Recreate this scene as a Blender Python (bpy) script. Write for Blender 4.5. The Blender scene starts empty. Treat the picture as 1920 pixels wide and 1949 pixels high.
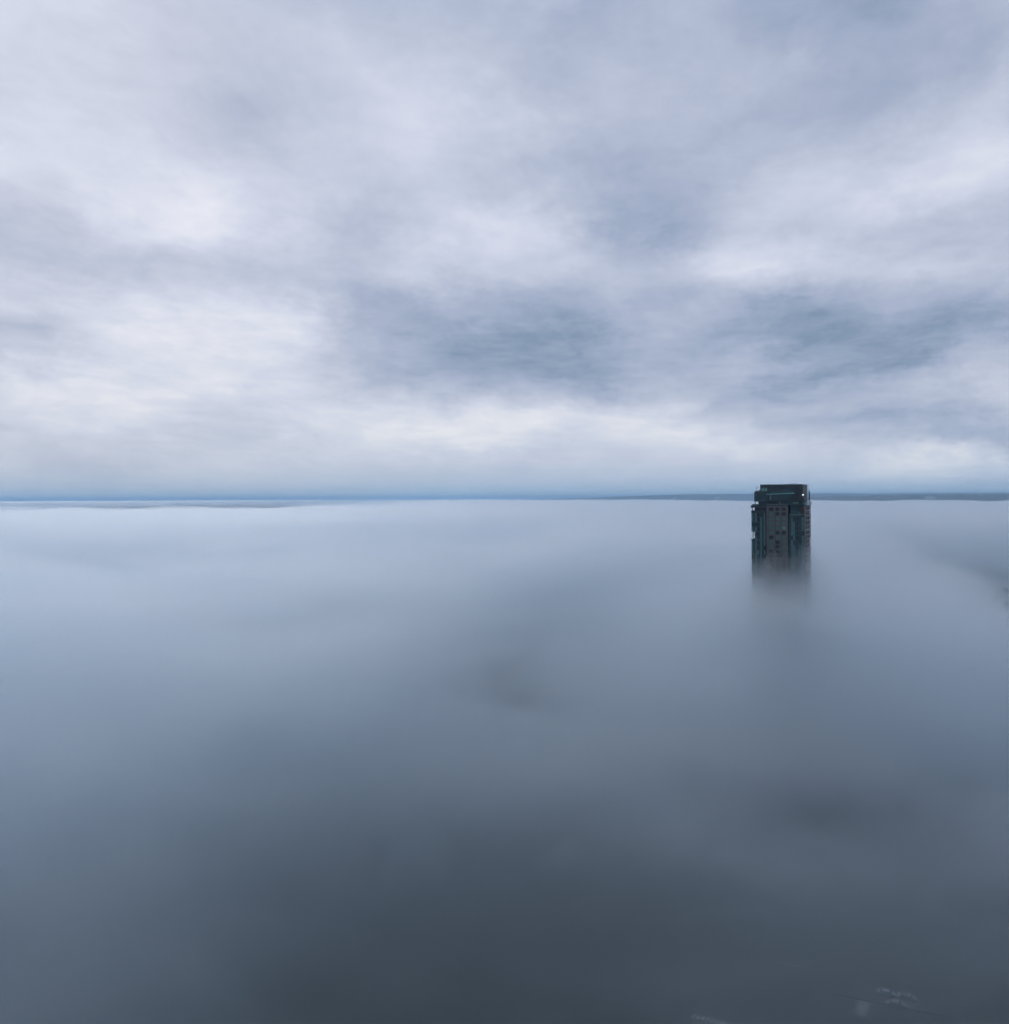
import bpy, bmesh, math, random
from mathutils import Vector, noise, Matrix
R = math.radians
sc = bpy.context.scene
col = sc.collection
rng = random.Random(7)

# ------------------------------------------------------------------ camera
EYE = 130.0
F = 1500.0                      # focal length in photograph pixels (1920 wide)
HX, HY = 960.0, 949.5           # eye level at the middle of the picture
ROLL = 0.25
cam = bpy.data.objects.new('camera', bpy.data.cameras.new('camera'))
col.objects.link(cam)
cam.data.sensor_fit = 'HORIZONTAL'
cam.data.sensor_width = 36.0
cam.data.lens = F / 1920 * 36
cam.data.shift_y = -(974.5 - HY) / 1920
cam.data.clip_start = 0.5
cam.data.clip_end = 300000
cam.location = (0, 0, EYE)
cam.rotation_euler = (R(90), 0, 0)
cam.rotation_euler = (Matrix.Rotation(R(ROLL), 3, 'Y') @ Matrix.Rotation(R(90), 3, 'X')).to_euler()
sc.camera = cam


def horizon(px):
    return HY - (px - HX) * math.tan(R(ROLL))


def P(px, py, z):
    """world point at height z on the sight line through photograph pixel px, py"""
    s = (py - horizon(px)) / F
    Y = (EYE - z) / s
    return Vector(((px - HX) / F * Y, Y, z))


def at(px, Y, z=0.0):
    return Vector(((px - HX) / F * Y, Y, z))


# ------------------------------------------------------------------ render settings
sc.view_settings.view_transform = 'Standard'
sc.view_settings.look = 'None'
sc.view_settings.exposure = 0
sc.view_settings.gamma = 1
c = sc.cycles
c.max_bounces = 16
c.volume_bounces = 10
c.diffuse_bounces = 2
c.glossy_bounces = 2
c.transparent_max_bounces = 16
c.use_adaptive_sampling = True
c.adaptive_threshold = 0.15
c.adaptive_min_samples = 16
c.use_denoising = True
try:
    c.denoiser = 'OPENIMAGEDENOISE'
    c.denoising_input_passes = 'RGB_ALBEDO_NORMAL'
except Exception:
    pass


# ------------------------------------------------------------------ helpers
def lin(r, g, b):
    def f(v):
        v /= 255.0
        return v / 12.92 if v <= 0.04045 else ((v + 0.055) / 1.055) ** 2.4
    return (f(r), f(g), f(b), 1.0)


def tag(o, label=None, cat=None, group=None, kind=None):
    if label: o['label'] = label
    if cat: o['category'] = cat
    if group: o['group'] = group
    if kind: o['kind'] = kind
    return o


def empty(name, loc=(0, 0, 0), rz=0.0):
    o = bpy.data.objects.new(name, None)
    col.objects.link(o)
    o.location = loc
    o.rotation_euler = (0, 0, rz)
    return o


class MB:
    def __init__(s):
        s.v, s.f, s.m = [], [], []

    def box(s, x0, x1, y0, y1, z0, z1, mi=0):
        b = len(s.v)
        s.v += [(x, y, z) for z in (z0, z1) for y in (y0, y1) for x in (x0, x1)]
        s.f += [tuple(b + i for i in q) for q in
                ((0, 2, 3, 1), (4, 5, 7, 6), (0, 1, 5, 4), (2, 6, 7, 3), (0, 4, 6, 2), (1, 3, 7, 5))]
        s.m += [mi] * 6

    def prism(s, pts, z0, z1, mi=0):
        n, b = len(pts), len(s.v)
        s.v += [(x, y, z0) for x, y in pts] + [(x, y, z1) for x, y in pts]
        s.f.append(tuple(b + i for i in range(n))[::-1])
        s.f.append(tuple(b + n + i for i in range(n)))
        for i in range(n):
            j = (i + 1) % n
            s.f.append((b + i, b + j, b + n + j, b + n + i))
        s.m += [mi] * (n + 2)

    def hexa(s, p, mi=0):            # eight corners: bottom ring then top ring
        b = len(s.v)
        s.v += [tuple(q) for q in p]
        s.f += [tuple(b + i for i in q) for q in
                ((3, 2, 1, 0), (4, 5, 6, 7), (0, 1, 5, 4), (1, 2, 6, 5), (2, 3, 7, 6), (3, 0, 4, 7))]
        s.m += [mi] * 6

    def tube(s, a, b_, r0, r1=None, n=8, mi=0):
        a, b_ = Vector(a), Vector(b_)
        r1 = r0 if r1 is None else r1
        d = (b_ - a).normalized()
        u = d.orthogonal().normalized()
        w = d.cross(u)
        k = len(s.v)
        for c_, r in ((a, r0), (b_, r1)):
            for i in range(n):
                t = 2 * math.pi * i / n
                s.v.append(tuple(c_ + (u * math.cos(t) + w * math.sin(t)) * r))
        for i in range(n):
            j = (i + 1) % n
            s.f.append((k + i, k + j, k + n + j, k + n + i))
            s.m.append(mi)
        s.f.append(tuple(k + i for i in range(n))[::-1])
        s.f.append(tuple(k + n + i for i in range(n)))
        s.m += [mi, mi]

    def quad(s, pts, mi=0):
        b = len(s.v)
        s.v += [tuple(p) for p in pts]
        s.f.append(tuple(range(b, b + len(pts))))
        s.m.append(mi)

    def build(s, name, mats, parent=None, smooth=False):
        me = bpy.data.meshes.new(name)
        me.from_pydata(s.v, [], s.f)
        for m_ in (mats if isinstance(mats, (list, tuple)) else [mats]):
            me.materials.append(m_)
        me.polygons.foreach_set('material_index', s.m)
        if smooth:
            me.polygons.foreach_set('use_smooth', [True] * len(me.polygons))
        me.update()
        o = bpy.data.objects.new(name, me)
        col.objects.link(o)
        o.parent = parent
        return o


def mat(name, base, rough=0.6, metal=0.0, var=0.0, scale=1.0, base2=None, spec=0.5, emis=None, es=0.0, bump=0.0, coord='Object'):
    m = bpy.data.materials.new(name)
    m.use_nodes = True
    nt = m.node_tree
    p = nt.nodes['Principled BSDF']
    p.inputs['Base Color'].default_value = (*base[:3], 1)
    p.inputs['Roughness'].default_value = rough
    p.inputs['Metallic'].default_value = metal
    p.inputs['Specular IOR Level'].default_value = spec
    if es:
        p.inputs['Emission Color'].default_value = (*emis[:3], 1)
        p.inputs['Emission Strength'].default_value = es
    if var or base2:
        tc = nt.nodes.new('ShaderNodeTexCoord')
        n = nt.nodes.new('ShaderNodeTexNoise')
        n.inputs['Scale'].default_value = scale
        n.inputs['Detail'].default_value = 5
        n.inputs['Roughness'].default_value = 0.6
        nt.links.new(tc.outputs[coord], n.inputs['Vector'])
        r = nt.nodes.new('ShaderNodeValToRGB')
        b2 = base2 or tuple(min(1, v * (1 + var)) for v in base[:3])
        b1 = base if base2 else tuple(v * (1 - var) for v in base[:3])
        r.color_ramp.elements[0].position = 0.35
        r.color_ramp.elements[1].position = 0.65
        r.color_ramp.elements[0].color = (*b1[:3], 1)
        r.color_ramp.elements[1].color = (*b2[:3], 1)
        nt.links.new(n.outputs['Fac'], r.inputs['Fac'])
        nt.links.new(r.outputs['Color'], p.inputs['Base Color'])
        if bump:
            bn = nt.nodes.new('ShaderNodeBump')
            bn.inputs['Strength'].default_value = bump
            nt.links.new(n.outputs['Fac'], bn.inputs['Height'])
            nt.links.new(bn.outputs['Normal'], p.inputs['Normal'])
    return m


def volume_mat(name, color, density, g, absorb=None):
    m = bpy.data.materials.new(name)
    m.use_nodes = True
    nt = m.node_tree
    nt.nodes.clear()
    out = nt.nodes.new('ShaderNodeOutputMaterial')
    v = nt.nodes.new('ShaderNodeVolumePrincipled')
    v.inputs['Color'].default_value = (*color, 1)
    v.inputs['Density'].default_value = density
    v.inputs['Anisotropy'].default_value = g
    if absorb:
        v.inputs['Absorption Color'].default_value = (*absorb, 1)
    nt.links.new(v.outputs['Volume'], out.inputs['Volume'])
    return m


# ------------------------------------------------------------------ sky (overcast cloud deck, streaks running to the horizon)
SUN_EL, SUN_AZ = 27.0, -30.0     # veiled sun ahead and a little to the left
w = bpy.data.worlds.new('World')
sc.world = w
w.use_nodes = True
nt = w.node_tree
nt.nodes.clear()
N, L = nt.nodes.new, nt.links.new


def M(op, a, b=None, c_=None, clamp=False):
    n = N('ShaderNodeMath')
    n.operation = op
    n.use_clamp = clamp
    for i, v in enumerate((a, b, c_)):
        if v is None: continue
        if isinstance(v, (int, float)):
            n.inputs[i].default_value = v
        else:
            L(v, n.inputs[i])
    return n.outputs[0]


def comb(x, y, z=0.0):
    n = N('ShaderNodeCombineXYZ')
    for i, v in enumerate((x, y, z)):
        if isinstance(v, (int, float)):
            n.inputs[i].default_value = v
        else:
            L(v, n.inputs[i])
    return n.outputs[0]


def noise_n(vec, scale, detail=6, rough=0.55, dist=0.0, lac=2.0):
    n = N('ShaderNodeTexNoise')
    n.noise_dimensions = '2D'
    n.inputs['Scale'].default_value = scale
    n.inputs['Detail'].default_value = detail
    n.inputs['Roughness'].default_value = rough
    n.inputs['Distortion'].default_value = dist
    n.inputs['Lacunarity'].default_value = lac
    L(vec, n.inputs['Vector'])
    return n


tc = N('ShaderNodeTexCoord')
sep = N('ShaderNodeSeparateXYZ')
L(tc.outputs['Generated'], sep.inputs[0])
dx, dy, dz = sep.outputs
el = M('ARCSINE', dz)
az = M('ARCTAN2', dx, dy)
# cloud deck coordinates: the direction projected on a plane overhead
zz = M('ADD', M('MAXIMUM', dz, 0.0), 0.06)
px_ = M('DIVIDE', dx, zz)
py_ = M('DIVIDE', dy, zz)
A = R(10)                         # the cloud rolls run towards this azimuth
al = M('ADD', M('MULTIPLY', px_, math.sin(A)), M('MULTIPLY', py_, math.cos(A)))
ac = M('SUBTRACT', M('MULTIPLY', px_, math.cos(A)), M('MULTIPLY', py_, math.sin(A)))
# the same warp, used to fray the edges of the large masses
ang = comb(M('MULTIPLY', az, 1.0), M('MULTIPLY', el, 1.6), 1.0)
wn = noise_n(ang, 3.6, 9, 0.66, 0.0)
wsep = N('ShaderNodeSeparateColor')
L(wn.outputs['Color'], wsep.inputs[0])
wx = M('MULTIPLY', M('SUBTRACT', wsep.outputs[0], 0.5), 0.30)
wy = M('MULTIPLY', M('SUBTRACT', wsep.outputs[1], 0.5), 0.11)
deck = comb(M('ADD', M('MULTIPLY', al, 0.62), M('MULTIPLY', wx, 1.5)), ac, 0.0)
n_big = noise_n(deck, 0.55, 4, 0.5, 0.4)
n_mid = noise_n(deck, 1.5, 9, 0.62, 0.2)
deck2 = comb(M('MULTIPLY', al, 0.9), ac, 3.0)
n_fine = noise_n(deck2, 4.0, 8, 0.68, 0.2)
az_w = M('ADD', az, wx)
el_w = M('ADD', el, wy)


def VM(op, a, b=None, c_=None):
    n = N('ShaderNodeVectorMath')
    n.operation = op
    for k_, v in enumerate((a, b, c_)):
        if v is None: continue
        if isinstance(v, tuple):
            n.inputs[k_].default_value = v
        else:
            L(v, n.inputs[k_])
    return n.outputs['Value'] if op == 'DOT_PRODUCT' else n.outputs['Vector']


# brightness of the cloud masses over azimuth and elevation, as a sum of products of curves
SKY_EL = [(0.010, 0.007, 0.009, 0.002, -0.011, 0.002, -0.002, 0.006, -0.006), (0.016, 0.013, 0.015, 0.003, -0.018, 0.003, -0.003, 0.010, -0.010), (0.037, 0.030, 0.034, 0.006, -0.042, 0.009, -0.007, 0.023, -0.026), (0.087, 0.071, 0.078, 0.017, -0.101, 0.027, -0.019, 0.055, -0.064), (0.180, 0.137, 0.145, 0.049, -0.201, 0.067, -0.046, 0.116, -0.123), (0.271, 0.146, 0.163, 0.123, -0.268, 0.113, -0.086, 0.196, -0.131), (0.257, -0.075, 0.018, 0.221, -0.148, 0.095, -0.128, 0.235, 0.002), (0.163, -0.500, -0.184, 0.248, 0.091, -0.005, -0.161, 0.151, 0.107), (0.163, -0.701, -0.135, 0.156, 0.074, -0.038, -0.147, -0.039, -0.012), (0.145, -0.529, 0.087, 0.062, -0.206, -0.008, -0.020, -0.148, -0.023), (-0.118, -0.395, 0.151, 0.026, -0.301, -0.143, 0.127, -0.045, 0.064), (-0.495, -0.300, 0.094, 0.079, -0.127, -0.274, 0.162, 0.104, -0.101), (-0.680, -0.055, -0.084, 0.262, 0.020, 0.016, 0.144, 0.017, -0.173), (-0.733, 0.022, -0.174, 0.248, -0.057, 0.327, 0.009, -0.085, -0.043), (-0.721, 0.043, -0.023, 0.095, -0.158, 0.129, -0.057, 0.086, 0.230), (-0.530, 0.165, 0.070, 0.065, -0.075, -0.147, -0.251, -0.090, 0.052), (-0.198, 0.395, -0.006, 0.121, 0.066, -0.152, -0.230, 0.007, -0.026), (0.090, 0.215, -0.140, 0.239, 0.303, -0.083, 0.109, 0.205, 0.035), (0.049, -0.027, 0.075, 0.336, 0.358, -0.055, 0.123, 0.001, 0.016), (-0.027, -0.055, 0.507, 0.261, 0.223, -0.002, -0.096, -0.125, -0.068), (-0.028, -0.000, 0.641, 0.073, 0.088, 0.034, -0.098, -0.047, -0.008), (-0.096, -0.026, 0.499, -0.064, 0.001, 0.050, 0.107, 0.096, 0.147), (-0.162, -0.111, 0.261, -0.172, 0.077, 0.098, 0.142, 0.141, 0.064), (-0.118, -0.199, 0.035, -0.223, 0.177, 0.185, 0.012, -0.004, -0.092), (-0.057, -0.259, -0.020, -0.175, 0.191, 0.216, -0.088, -0.048, -0.046), (-0.124, -0.282, 0.024, -0.131, 0.121, 0.060, -0.054, 0.151, 0.029), (-0.267, -0.224, -0.001, -0.176, 0.082, -0.047, -0.021, 0.159, -0.124), (-0.358, -0.061, 0.012, -0.286, 0.080, -0.067, -0.138, 0.071, -0.044), (-0.356, -0.018, 0.010, -0.248, 0.092, -0.164, -0.129, 0.094, -0.023), (0.000, 0.000, 0.000, 0.000, 0.000, 0.000, 0.000, 0.000, 0.000)]
SKY_AZ = [(0.000, 0.000, 0.000, 0.000, -0.000, 0.000, -0.000, 0.000, -0.000), (-0.093, -0.210, 0.141, -0.160, -0.049, -0.004, -0.100, 0.188, 0.084), (-0.128, -0.304, 0.197, -0.250, -0.076, -0.118, -0.105, 0.258, 0.114), (-0.104, -0.320, 0.232, -0.212, 0.006, -0.264, 0.046, 0.077, 0.079), (-0.141, -0.296, 0.259, -0.009, 0.058, -0.230, 0.155, -0.113, 0.010), (-0.208, -0.259, 0.299, 0.189, 0.007, -0.076, 0.101, -0.132, -0.007), (-0.247, -0.190, 0.318, 0.312, -0.079, 0.024, -0.042, -0.056, 0.035), (-0.236, -0.122, 0.284, 0.370, -0.146, 0.065, -0.126, 0.012, 0.060), (-0.156, -0.116, 0.200, 0.294, -0.192, 0.105, -0.020, 0.038, 0.018), (-0.023, -0.188, 0.079, 0.112, -0.213, 0.138, 0.201, 0.041, -0.050), (0.124, -0.286, -0.037, -0.039, -0.185, 0.147, 0.297, 0.051, -0.046), (0.260, -0.342, -0.080, -0.104, -0.083, 0.149, 0.191, 0.069, 0.017), (0.364, -0.344, -0.017, -0.110, 0.075, 0.167, 0.040, 0.063, 0.037), (0.422, -0.330, 0.107, -0.068, 0.213, 0.171, -0.058, 0.011, 0.005), (0.446, -0.324, 0.184, 0.009, 0.247, 0.111, -0.115, -0.068, -0.024), (0.461, -0.304, 0.131, 0.058, 0.141, 0.004, -0.130, -0.124, -0.041), (0.463, -0.252, -0.041, 0.035, -0.061, -0.080, -0.118, -0.132, -0.020), (0.418, -0.198, -0.226, -0.007, -0.256, -0.106, -0.102, -0.104, 0.050), (0.327, -0.175, -0.311, 0.027, -0.324, -0.111, -0.055, -0.055, 0.073), (0.261, -0.158, -0.259, 0.164, -0.207, -0.140, 0.006, 0.037, -0.016), (0.290, -0.081, -0.122, 0.297, 0.023, -0.174, 0.031, 0.163, -0.120), (0.385, 0.072, 0.018, 0.283, 0.198, -0.154, 0.061, 0.213, -0.099), (0.443, 0.225, 0.102, 0.149, 0.208, -0.097, 0.130, 0.095, 0.064), (0.440, 0.318, 0.134, 0.051, 0.071, -0.049, 0.159, -0.069, 0.217), (0.445, 0.382, 0.189, 0.018, -0.119, 0.036, 0.059, -0.058, 0.180), (0.441, 0.388, 0.300, -0.020, -0.239, 0.100, -0.091, 0.093, -0.024), (0.327, 0.257, 0.362, -0.142, -0.218, -0.007, -0.088, 0.090, -0.161), (0.148, 0.094, 0.291, -0.251, -0.124, -0.104, 0.076, -0.106, -0.155), (0.070, 0.031, 0.181, -0.174, -0.056, -0.076, 0.072, -0.147, -0.076), (0.000, 0.000, 0.000, 0.000, 0.000, 0.000, 0.000, 0.000, 0.000)]


def curve3(fac, rows, k):
    """three curves at once: a ramp whose r, g and b are rows[:, k:k+3] + 1"""
    r = N('ShaderNodeValToRGB')
    cr = r.color_ramp
    cr.interpolation = 'LINEAR'
    n = len(rows)
    for i_, row in enumerate(rows):
        if i_ < 2:
            e = cr.elements[i_]
            e.position = i_ / (n - 1)
        else:
            e = cr.elements.new(i_ / (n - 1))
        e.color = (row[k] + 1, row[k + 1] + 1, row[k + 2] + 1, 1)
    # the two default stops are re-sorted while new ones arrive: set all again in order
    for i_, row in enumerate(rows):
        cr.elements[i_].position = i_ / (n - 1)
        cr.elements[i_].color = (row[k] + 1, row[k + 1] + 1, row[k + 2] + 1, 1)
    L(fac, r.inputs['Fac'])
    return VM('SUBTRACT', r.outputs['Color'], (1.0, 1.0, 1.0))


f_az = M('MULTIPLY_ADD', az_w, 1 / 1.32, 0.5, clamp=True)
f_el = M('POWER', M('DIVIDE', M('MAXIMUM', el_w, 0.0), 0.60, clamp=True), 2 / 3)
tot = M('ADD', VM('DOT_PRODUCT', curve3(f_az, SKY_AZ, 0), curve3(f_el, SKY_EL, 0)),
        M('ADD', VM('DOT_PRODUCT', curve3(f_az, SKY_AZ, 3), curve3(f_el, SKY_EL, 3)),
          VM('DOT_PRODUCT', curve3(f_az, SKY_AZ, 6), curve3(f_el, SKY_EL, 6))))
low = N('ShaderNodeMapRange')          # small broken clouds low over the horizon
L(el, low.inputs['Value'])
low.inputs['From Min'].default_value = R(16)
low.inputs['From Max'].default_value = R(6)
lump = noise_n(comb(M('MULTIPLY_ADD', az, 1.0, M('MULTIPLY', wx, 0.5)), M('MULTIPLY', el, 2.6), 0.0), 8.0, 9, 0.66, 0.2)
lumps = M('MULTIPLY', M('MULTIPLY', M('SUBTRACT', lump.outputs['Fac'], 0.5), 0.44), M('MULTIPLY_ADD', low.outputs[0], 0.75, 0.25))
noise_sum = M('ADD', M('MULTIPLY', M('SUBTRACT', n_big.outputs['Fac'], 0.5), 0.16),
              M('ADD', M('MULTIPLY', M('SUBTRACT', n_mid.outputs['Fac'], 0.5), 0.31),
                M('MULTIPLY', M('SUBTRACT', n_fine.outputs['Fac'], 0.5), 0.27)))
# the noise calms down towards the horizon where the deck is seen edge-on
calm = N('ShaderNodeMapRange')
L(el, calm.inputs['Value'])
calm.inputs['From Min'].default_value = R(0.5)
calm.inputs['From Max'].default_value = R(14)
calm.inputs['To Min'].default_value = 0.3
calm.inputs['To Max'].default_value = 1.0
lowfade = N('ShaderNodeMapRange')
L(el, lowfade.inputs['Value'])
lowfade.inputs['From Min'].default_value = R(0.8)
lowfade.inputs['From Max'].default_value = R(3.5)
bright = M('ADD', M('MULTIPLY_ADD', tot, 1.12, 0.65), M('MULTIPLY_ADD', noise_sum, calm.outputs[0], M('MULTIPLY', lumps, lowfade.outputs[0])))
ramp = N('ShaderNodeValToRGB')
cr_ = ramp.color_ramp
cr_.interpolation = 'LINEAR'
stops = [(0.0, lin(110, 133, 160)), (0.22, lin(130, 150, 176)), (0.42, lin(165, 177, 202)),
         (0.62, lin(190, 198, 218)), (0.80, lin(210, 216, 234)), (1.0, lin(234, 236, 246))]
cr_.elements[0].position, cr_.elements[0].color = stops[0]
cr_.elements[1].position, cr_.elements[1].color = stops[-1]
for p_, c_ in stops[1:-1]:
    e = cr_.elements.new(p_)
    e.color = c_
L(bright, ramp.inputs['Fac'])
warm = N('ShaderNodeMix')
warm.data_type = 'RGBA'
warm.blend_type = 'MULTIPLY'
L(M('MULTIPLY', low.outputs[0], M('SUBTRACT', bright, 0.45, clamp=True)), warm.inputs[0])
L(ramp.outputs['Color'], warm.inputs[6])
warm.inputs[7].default_value = (1.02, 1.0, 0.93, 1)
# blue clear air low over the horizon
hz = N('ShaderNodeValToRGB')
h = hz.color_ramp
h.elements[0].position, h.elements[0].color = 0.0, (0.72,) * 3 + (1,)
h.elements[1].position, h.elements[1].color = 1.0, (0, 0, 0, 1)
for p_, v in ((0.10, 0.58), (0.22, 0.30), (0.42, 0.10)):
    e = h.elements.new(p_)
    e.color = (v, v, v, 1)
L(M('DIVIDE', M('ADD', el, M('MULTIPLY', M('SUBTRACT', n_mid.outputs['Fac'], 0.5), 0.008)), R(6.5), clamp=True), hz.inputs['Fac'])
mixh = N('ShaderNodeMix')
mixh.data_type = 'RGBA'
L(hz.outputs['Color'], mixh.inputs[0])
L(warm.outputs[2], mixh.inputs[6])
mixh.inputs[7].default_value = lin(148, 184, 211)
upm = N('ShaderNodeMapRange')
L(dz, upm.inputs['Value'])
upm.inputs['From Min'].default_value = 0.5
upm.inputs['From Max'].default_value = 0.75
upt = N('ShaderNodeMix')
upt.data_type = 'RGBA'
upt.blend_type = 'MULTIPLY'
L(upm.outputs[0], upt.inputs[0])
L(mixh.outputs[2], upt.inputs[6])
upt.inputs[7].default_value = (0.84, 0.97, 1.07, 1)
sky = N('ShaderNodeTexSky')
sky.sky_type = 'NISHITA'
sky.sun_disc = False
sky.sun_elevation = R(SUN_EL)
sky.sun_rotation = R(SUN_AZ)
bg1 = N('ShaderNodeBackground')
L(sky.outputs[0], bg1.inputs[0])
bg1.inputs[1].default_value = 0.06
bg2 = N('ShaderNodeBackground')
L(upt.outputs[2], bg2.inputs[0])
bg2.inputs[1].default_value = 1.0
ms = N('ShaderNodeMixShader')
ms.inputs[0].default_value = 0.94
L(bg1.outputs[0], ms.inputs[1])
L(bg2.outputs[0], ms.inputs[2])
wo = N('ShaderNodeOutputWorld')
L(ms.outputs[0], wo.inputs['Surface'])
w.cycles.sampling_method = 'MANUAL'
w.cycles.sample_map_resolution = 512

sun = bpy.data.objects.new('sun', bpy.data.lights.new('sun', 'SUN'))
col.objects.link(sun)
sun.data.energy = 0.5
sun.data.angle = R(60)
sun.data.color = (0.97, 0.98, 1.0)
sd = Vector((math.sin(R(SUN_AZ)) * math.cos(R(SUN_EL)), math.cos(R(SUN_AZ)) * math.cos(R(SUN_EL)), math.sin(R(SUN_EL))))
sun.rotation_euler = (-sd).to_track_quat('-Z', 'Y').to_euler()

# ------------------------------------------------------------------ materials
m_asphalt = mat('asphalt', (0.030, 0.034, 0.035), 0.85, var=0.25, scale=0.08)
m_ground = mat('city_ground', (0.022, 0.028, 0.025), 0.95, base2=(0.046, 0.050, 0.048), scale=0.02)
m_pave = mat('pavement', (0.036, 0.040, 0.039), 0.9, var=0.15, scale=0.3)
m_paint = mat('road_paint', (0.42, 0.42, 0.41), 0.8, base2=(0.22, 0.22, 0.22), scale=1.2)
m_road2 = mat('worn_road', (0.13, 0.135, 0.14), 0.85, var=0.2, scale=0.05)
m_grass = mat('grass', (0.035, 0.055, 0.025), 0.95, base2=(0.06, 0.075, 0.035), scale=0.1)
m_water = mat('water', (0.025, 0.09, 0.15), 0.6, base2=(0.03, 0.10, 0.165), scale=0.001, spec=0.0)
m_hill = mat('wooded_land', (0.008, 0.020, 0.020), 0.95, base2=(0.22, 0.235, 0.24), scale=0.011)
m_white = mat('white_wall', (0.85, 0.86, 0.88), 0.7, var=0.08, scale=0.2)
m_cream = mat('pale_wall', (0.55, 0.55, 0.56), 0.7, var=0.1, scale=0.2)
m_roofg = mat('grey_roof', (0.16, 0.17, 0.18), 0.85, var=0.15, scale=0.2)
m_redroof = mat('red_roof', (0.45, 0.16, 0.13), 0.8, var=0.1, scale=0.1)
m_dwin = mat('dark_window', (0.02, 0.03, 0.035), 0.15)
m_concrete = mat('concrete', (0.22, 0.22, 0.22), 0.85, var=0.15, scale=0.15)
m_darkroof = mat('dark_roof', (0.035, 0.04, 0.035), 0.9, var=0.3, scale=0.2)
m_brown = mat('brown_precast', (0.104, 0.099, 0.098), 0.85, var=0.10, scale=0.6)
m_brown2 = mat('reddish_brown', (0.05, 0.032, 0.032), 0.85, var=0.10, scale=0.6)  # darker, redder brown than the precast, for the upper right pier
m_glass = mat('dark_teal_glass', (0.018, 0.050, 0.062), 0.18, spec=0.35, var=0.3, scale=0.25)
m_glass2 = mat('deep_glass', (0.008, 0.020, 0.030), 0.12, spec=0.3)
m_blind = mat('teal_glass_with_blind', (0.060, 0.145, 0.145), 0.35, var=0.2, scale=0.5)
m_blind2 = mat('pale_teal_glass', (0.13, 0.36, 0.33), 0.3, var=0.2, scale=0.7)
m_metal = mat('dark_metal', (0.011, 0.022, 0.028), 0.5, metal=0.0, var=0.2, scale=0.3)
m_metalb = mat('slate_metal', (0.045, 0.075, 0.090), 0.5, var=0.2, scale=0.3)
m_pale = mat('pale_trim', (0.28, 0.31, 0.33), 0.6, var=0.1, scale=1.0)
m_bark = mat('bark', (0.04, 0.032, 0.026), 0.95, var=0.3, scale=4)
m_leaf = mat('leaf', (0.030, 0.045, 0.018), 0.9, base2=(0.06, 0.075, 0.03), scale=0.6)
m_lamp = mat('lamp_light', (0.8, 0.85, 0.85), 0.4, emis=(0.85, 0.95, 1.0), es=3.5)
m_dim = mat('dim_lamp_light', (0.3, 0.33, 0.33), 0.4, emis=(0.85, 0.95, 1.0), es=0.02)
m_tyre = mat('tyre', (0.02, 0.02, 0.02), 0.9, var=0.1)

# ------------------------------------------------------------------ the setting
mb = MB()
S = 95000
mb.quad([(-S, -3000, -3), (S, -3000, -3), (S, S, -3), (-S, S, -3)])
tag(mb.build('water', m_water), kind='structure')
mb = MB()   # land the city stands on: a slab with a shoreline to the left and ahead
shore = [(-260, -900), (2600, -900), (4200, 1500), (3600, 2600), (1500, 2300), (500, 1500), (120, 1150), (-150, 760), (-230, 350), (-300, 100)]
mb.prism(shore, -3.6, 0.0)
tag(mb.build('ground', m_ground), kind='structure')


def strip(a, b, wd, z, name, m, kind='structure', mbx=None):
    """a flat straight strip from a to b"""
    a, b = Vector(a[:2]), Vector(b[:2])
    n = (b - a).normalized().orthogonal() * wd / 2
    q = mbx or MB()
    q.quad([(*(a - n), z), (*(b - n), z), (*(b + n), z), (*(a + n), z)])
    return None if mbx else tag(q.build(name, m), kind=kind)


# street junction at the foot of the picture
Z1 = P(1338, 1946, 0)
Z2 = P(1644, 1906, 0)
J = P(1500, 1925, 0)
ra = (P(1533, 1842, 0) - P(1465, 1829, 0)).normalized()     # along the stop line
rb = Vector((ra.y, -ra.x, 0))                                # down the street, towards the viewer
if rb.y > 0: rb = -rb
strip(J - ra * 220, J + ra * 320, 22, 0.004, 'road', m_asphalt)
strip(J - rb * 420, J + rb * 120, 18, 0.008, 'road', m_asphalt)
kb = MB()
for sx in (-1, 1):
    for sy in (-1, 1):
        # pavement corner slabs with a real kerb step
        p0 = J + rb * sx * 11.2 + ra * sy * 9.2
        p1 = p0 + rb * sx * 4; p2 = p1 + ra * sy * 30; p3 = p0 + ra * sy * 30
        q = [(v.x, v.y) for v in (p0, p1, p2, p3)]
        if sx * sy > 0: q = q[::-1]
        kb.prism(q, 0.0, 0.13)
        p1 = p0 + rb * sx * 34; p2 = p1 + ra * sy * 3.5; p3 = p0 + ra * sy * 3.5
        p1b = p0 + rb * sx * 4.01
        q = [(v.x, v.y) for v in (p1b, p1, p2, p1b + ra * sy * 3.5)]
        if sx * sy > 0: q = q[::-1]
        kb.prism(q, 0.0, 0.128)
tag(kb.build('pavement', m_pave), kind='structure')
z = MB()      # zebra at the bottom edge
sdir = (P(1302, 1949, 0) - P(1320, 1931, 0)).normalized()
cdir = Vector((-sdir.y, sdir.x, 0))
if cdir.x < 0: cdir = -cdir
for i in range(9):
    c0 = P(1320, 1930, 0).lerp(P(1388, 1949, 0), i / 8)
    strip(c0, c0 + sdir * 5.5, 0.6, 0.013, '', None, mbx=z)
tag(z.build('crossing_stripes', m_paint), kind='structure')
z = MB()      # second zebra
s0, s1 = P(1648, 1892, 0), P(1632, 1930, 0)
dd = s1 - s0
sd2 = (P(1660, 1900, 0) - P(1640, 1896, 0)).normalized()
for i in range(11):
    c0 = s0 + dd * (i / 10.0)
    strip(c0 - sd2 * 1.5, c0 + sd2 * 1.5, 0.3, 0.0135, '', None, mbx=z)
tag(z.build('crossing_stripes', m_paint), kind='structure')
z = MB()
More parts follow.
